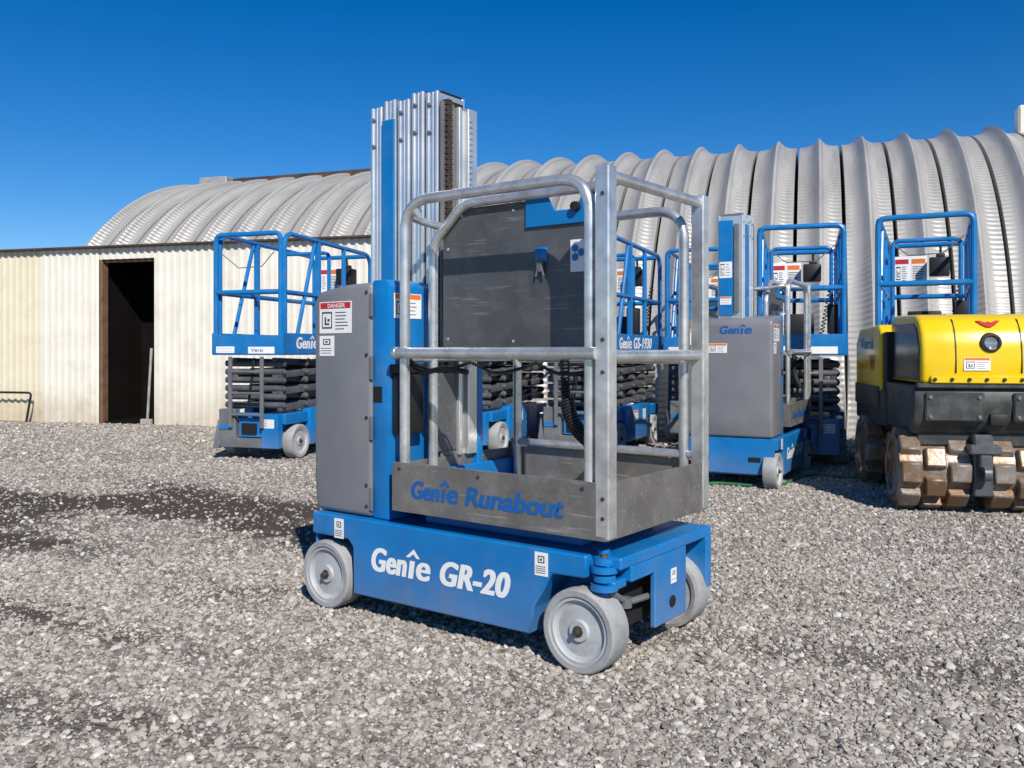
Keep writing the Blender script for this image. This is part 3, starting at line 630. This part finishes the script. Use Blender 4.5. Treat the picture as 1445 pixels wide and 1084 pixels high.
fr = ((S/per) % 1.0); off = .155*(1-np.sqrt(np.sin(np.pi*fr)**2+.006))**2.1
SS, TT = np.meshgrid(S, TH); RR = RH-.05+np.meshgrid(off, TH)[0]
hv = np.stack([SS.ravel(), (-(RH-RR*np.cos(TT))).ravel(), (RR*np.sin(TT)).ravel()], 1)
idx = np.arange((ns_+1)*(na+1)).reshape(na+1, ns_+1)
q = np.stack([idx[:-1, :-1], idx[1:, :-1], idx[1:, 1:], idx[:-1, 1:]], -1).reshape(-1, 4)
me = np_mesh('roof_shell', hv, q); ul = me.uv_layers.new(name='UVMap'); uvs = np.stack([SS.ravel(), (TT*RH).ravel()], 1)[q.ravel()]
ul.data.foreach_set('uv', uvs.astype(np.float32).ravel()); me.materials.append(hm); me.shade_smooth(); me.set_sharp_from_angle(angle=R(50))
o = bpy.data.objects.new('roof_shell', me); C.objects.link(o); o.parent = hut
for xs in (s0+.05, s1-.05):
    b = MB(); b.prism([(-RH+(RH-.2)*math.cos(t), (RH-.2)*math.sin(t)) for t in np.linspace(0, math.pi, 24)], 'x', xs-.02, xs+.02, 0); b.build('end_wall', SHEDW, hut)
b = MB(); b.box(12.85, 13.5, -3.9, -3.5, 4.20, 4.47, .02); b.build('roof_vent', VENT, hut)
b = MB(); b.box(8.6, 12.8, -3.70, -3.64, 4.30, 4.435, .01); b.build('ridge_strip', RUST, hut)
b = MB(); b.box(-1.20, -.95, -3.7, -3.4, 4.15, 4.60, .03); b.box(-1.2, -1.1, -3.74, -3.7, 4.3, 4.5, .01); b.build('roof_vent', SHEDW, hut)

# ------------------------------------------------------------------ lean-to shed
shed = thing('corrugated_shed', 'low cream and white corrugated metal shed with a dark open doorway at the left', 'building', (-7.46, 12.9, 0), math.atan2(-.2814, .9597))
def corr(name, x0, x1, z0, z1, m, parent, y=0):
    pts = []; x = x0; p = .115
    while x < x1:
        for fx, d in ((0, 0), (.45, 0), (.58, .022), (.87, .022)):
            if x+fx*p < x1: pts.append((x+fx*p, y-d))
        x += p
    pts.append((x1, y)); b = MB()
    lo = [b.bm.verts.new((a, c, z0)) for a, c in pts]; hi = [b.bm.verts.new((a, c, z1)) for a, c in pts]
    for i in range(len(pts)-1): b.bm.faces.new((lo[i], lo[i+1], hi[i+1], hi[i]))
    return b.build(name, m, parent, 10)
corr('wall_panel', -2.2, .73, -.02, 2.445, SHEDC, shed); corr('wall_panel', .735, 1.75, -.02, 2.445, SHEDW, shed, -.006); corr('wall_panel', 2.66, 4.6, -.02, 2.445, SHEDW, shed); corr('wall_panel', 4.605, 6.65, -.02, 2.445, SHEDW, shed, -.006)
corr('door_lintel', 1.75, 2.66, 2.29, 2.445, SHEDW, shed)
b = MB(); b.box(-2.3, 6.75, -.10, 1.3, 2.446, 2.475, .005); b.build('roof', RUST, shed)
b = MB(); b.box(1.752, 1.80, .0, .12, 0, 2.29, .005); b.box(1.80, 2.655, .03, .12, 2.25, 2.29, .005); b.build('door_frame', WOOD, shed)
b = MB(); b.box(1.5, 2.9, .9, .94, 0, 2.44, 0); b.box(1.60, 1.74, .13, .9, 0, 2.44, 0); b.box(2.67, 2.8, .03, .9, 0, 2.44, 0); b.box(1.74, 2.67, .05, .9, .003, .025, 0); b.build('doorway_shade_box', INSIDE, shed)  # boxes coloured near-black to give the doorway its shade
b = MB(); b.box(6.62, 6.65, .0, 1.2, 0, 2.44, .002); b.build('side_wall', SHEDW, shed)
b = MB(); b.tube(fillet([(-.9, -.15, .42), (.72, -.15, .42), (.60, -.12, 0)], .06, 4), .016, 8)  # dark tube built in place of a shadow line on the wall
o = b.build('shadow_tube', BLACK); o.location = shed.location; o.rotation_euler = shed.rotation_euler
tag(o, 'low thin dark bent tube added in place of a shadow on the cream shed wall', 'tube')
b = MB(); b.tube([(2.56, -.02, 0), (2.60, .02, 1.05)], .018, 8); b.box(2.48, 2.64, -.07, .0, 0, .08, .01)
o = b.build('broom', PALEW); o.location = shed.location; o.rotation_euler = shed.rotation_euler
tag(o, 'wooden broom leaning on the right side of the dark shed doorway', 'broom')

# ------------------------------------------------------------------ machines
m1 = make_mast_lift(); m1.location = (.206, 2.78, 0); m1.rotation_euler = (0, 0, math.atan2(-.602, .799))
bpy.context.view_layer.update()
m2 = copy_tree(m1); m2.location = (2.51, 7.51, 0); m2.rotation_euler = (0, 0, math.atan2(.883, .47))
m2['label'] = 'smaller blue and grey mast lift seen from behind, left of the yellow roller'

s1_ = make_scissor()
spots = [((-2.10, 8.1), (.308, .951), 'blue scissor lift in front of the white shed, leftmost of the machines'),
         ((-.20, 8.4), (.36, .933), 'blue scissor lift mostly hidden behind the mast of the foreground lift'),
         ((.93, 8.3), (.42, .907), 'blue scissor lift seen through the front rails of the foreground lift'),
         ((2.36, 9.35), (.36, .933), 'blue scissor lift partly hidden behind the mast of the rear mast lift'),
         ((2.88, 7.6), (.31, .951), 'blue scissor lift facing front, right behind the rear mast lift platform rails'),
         ((3.66, 6.95), (.43, .90), 'blue scissor lift standing directly behind the yellow roller')]
for i, (p, d, lab) in enumerate(spots):
    o = s1_ if i == 0 else copy_tree(s1_)
    o.location = (p[0], p[1], 0); o.rotation_euler = (0, 0, math.atan2(d[1], d[0])); o['label'] = lab; o['group'] = 'blue scissor lifts parked in a row'
tbx = [c for c in s1_.children if c.name.startswith('toe_board')][0]
lettering('Versi', (-.006, .33, 1.006), NY, Z, .13, .032, BLUE2, tbx, .01)

make_roller((2.885, 5.42, 0), math.atan2(.981, .195))
b = MB(); b.tube([(1.25+.1*k, 6.35+.18*math.sin(k*.7)+.05*k, .022) for k in range(16)], .011, 8)
o = b.build('garden_hose', GREEN); tag(o, 'thin green hose lying on gravel beside the rear mast lift', 'hose')
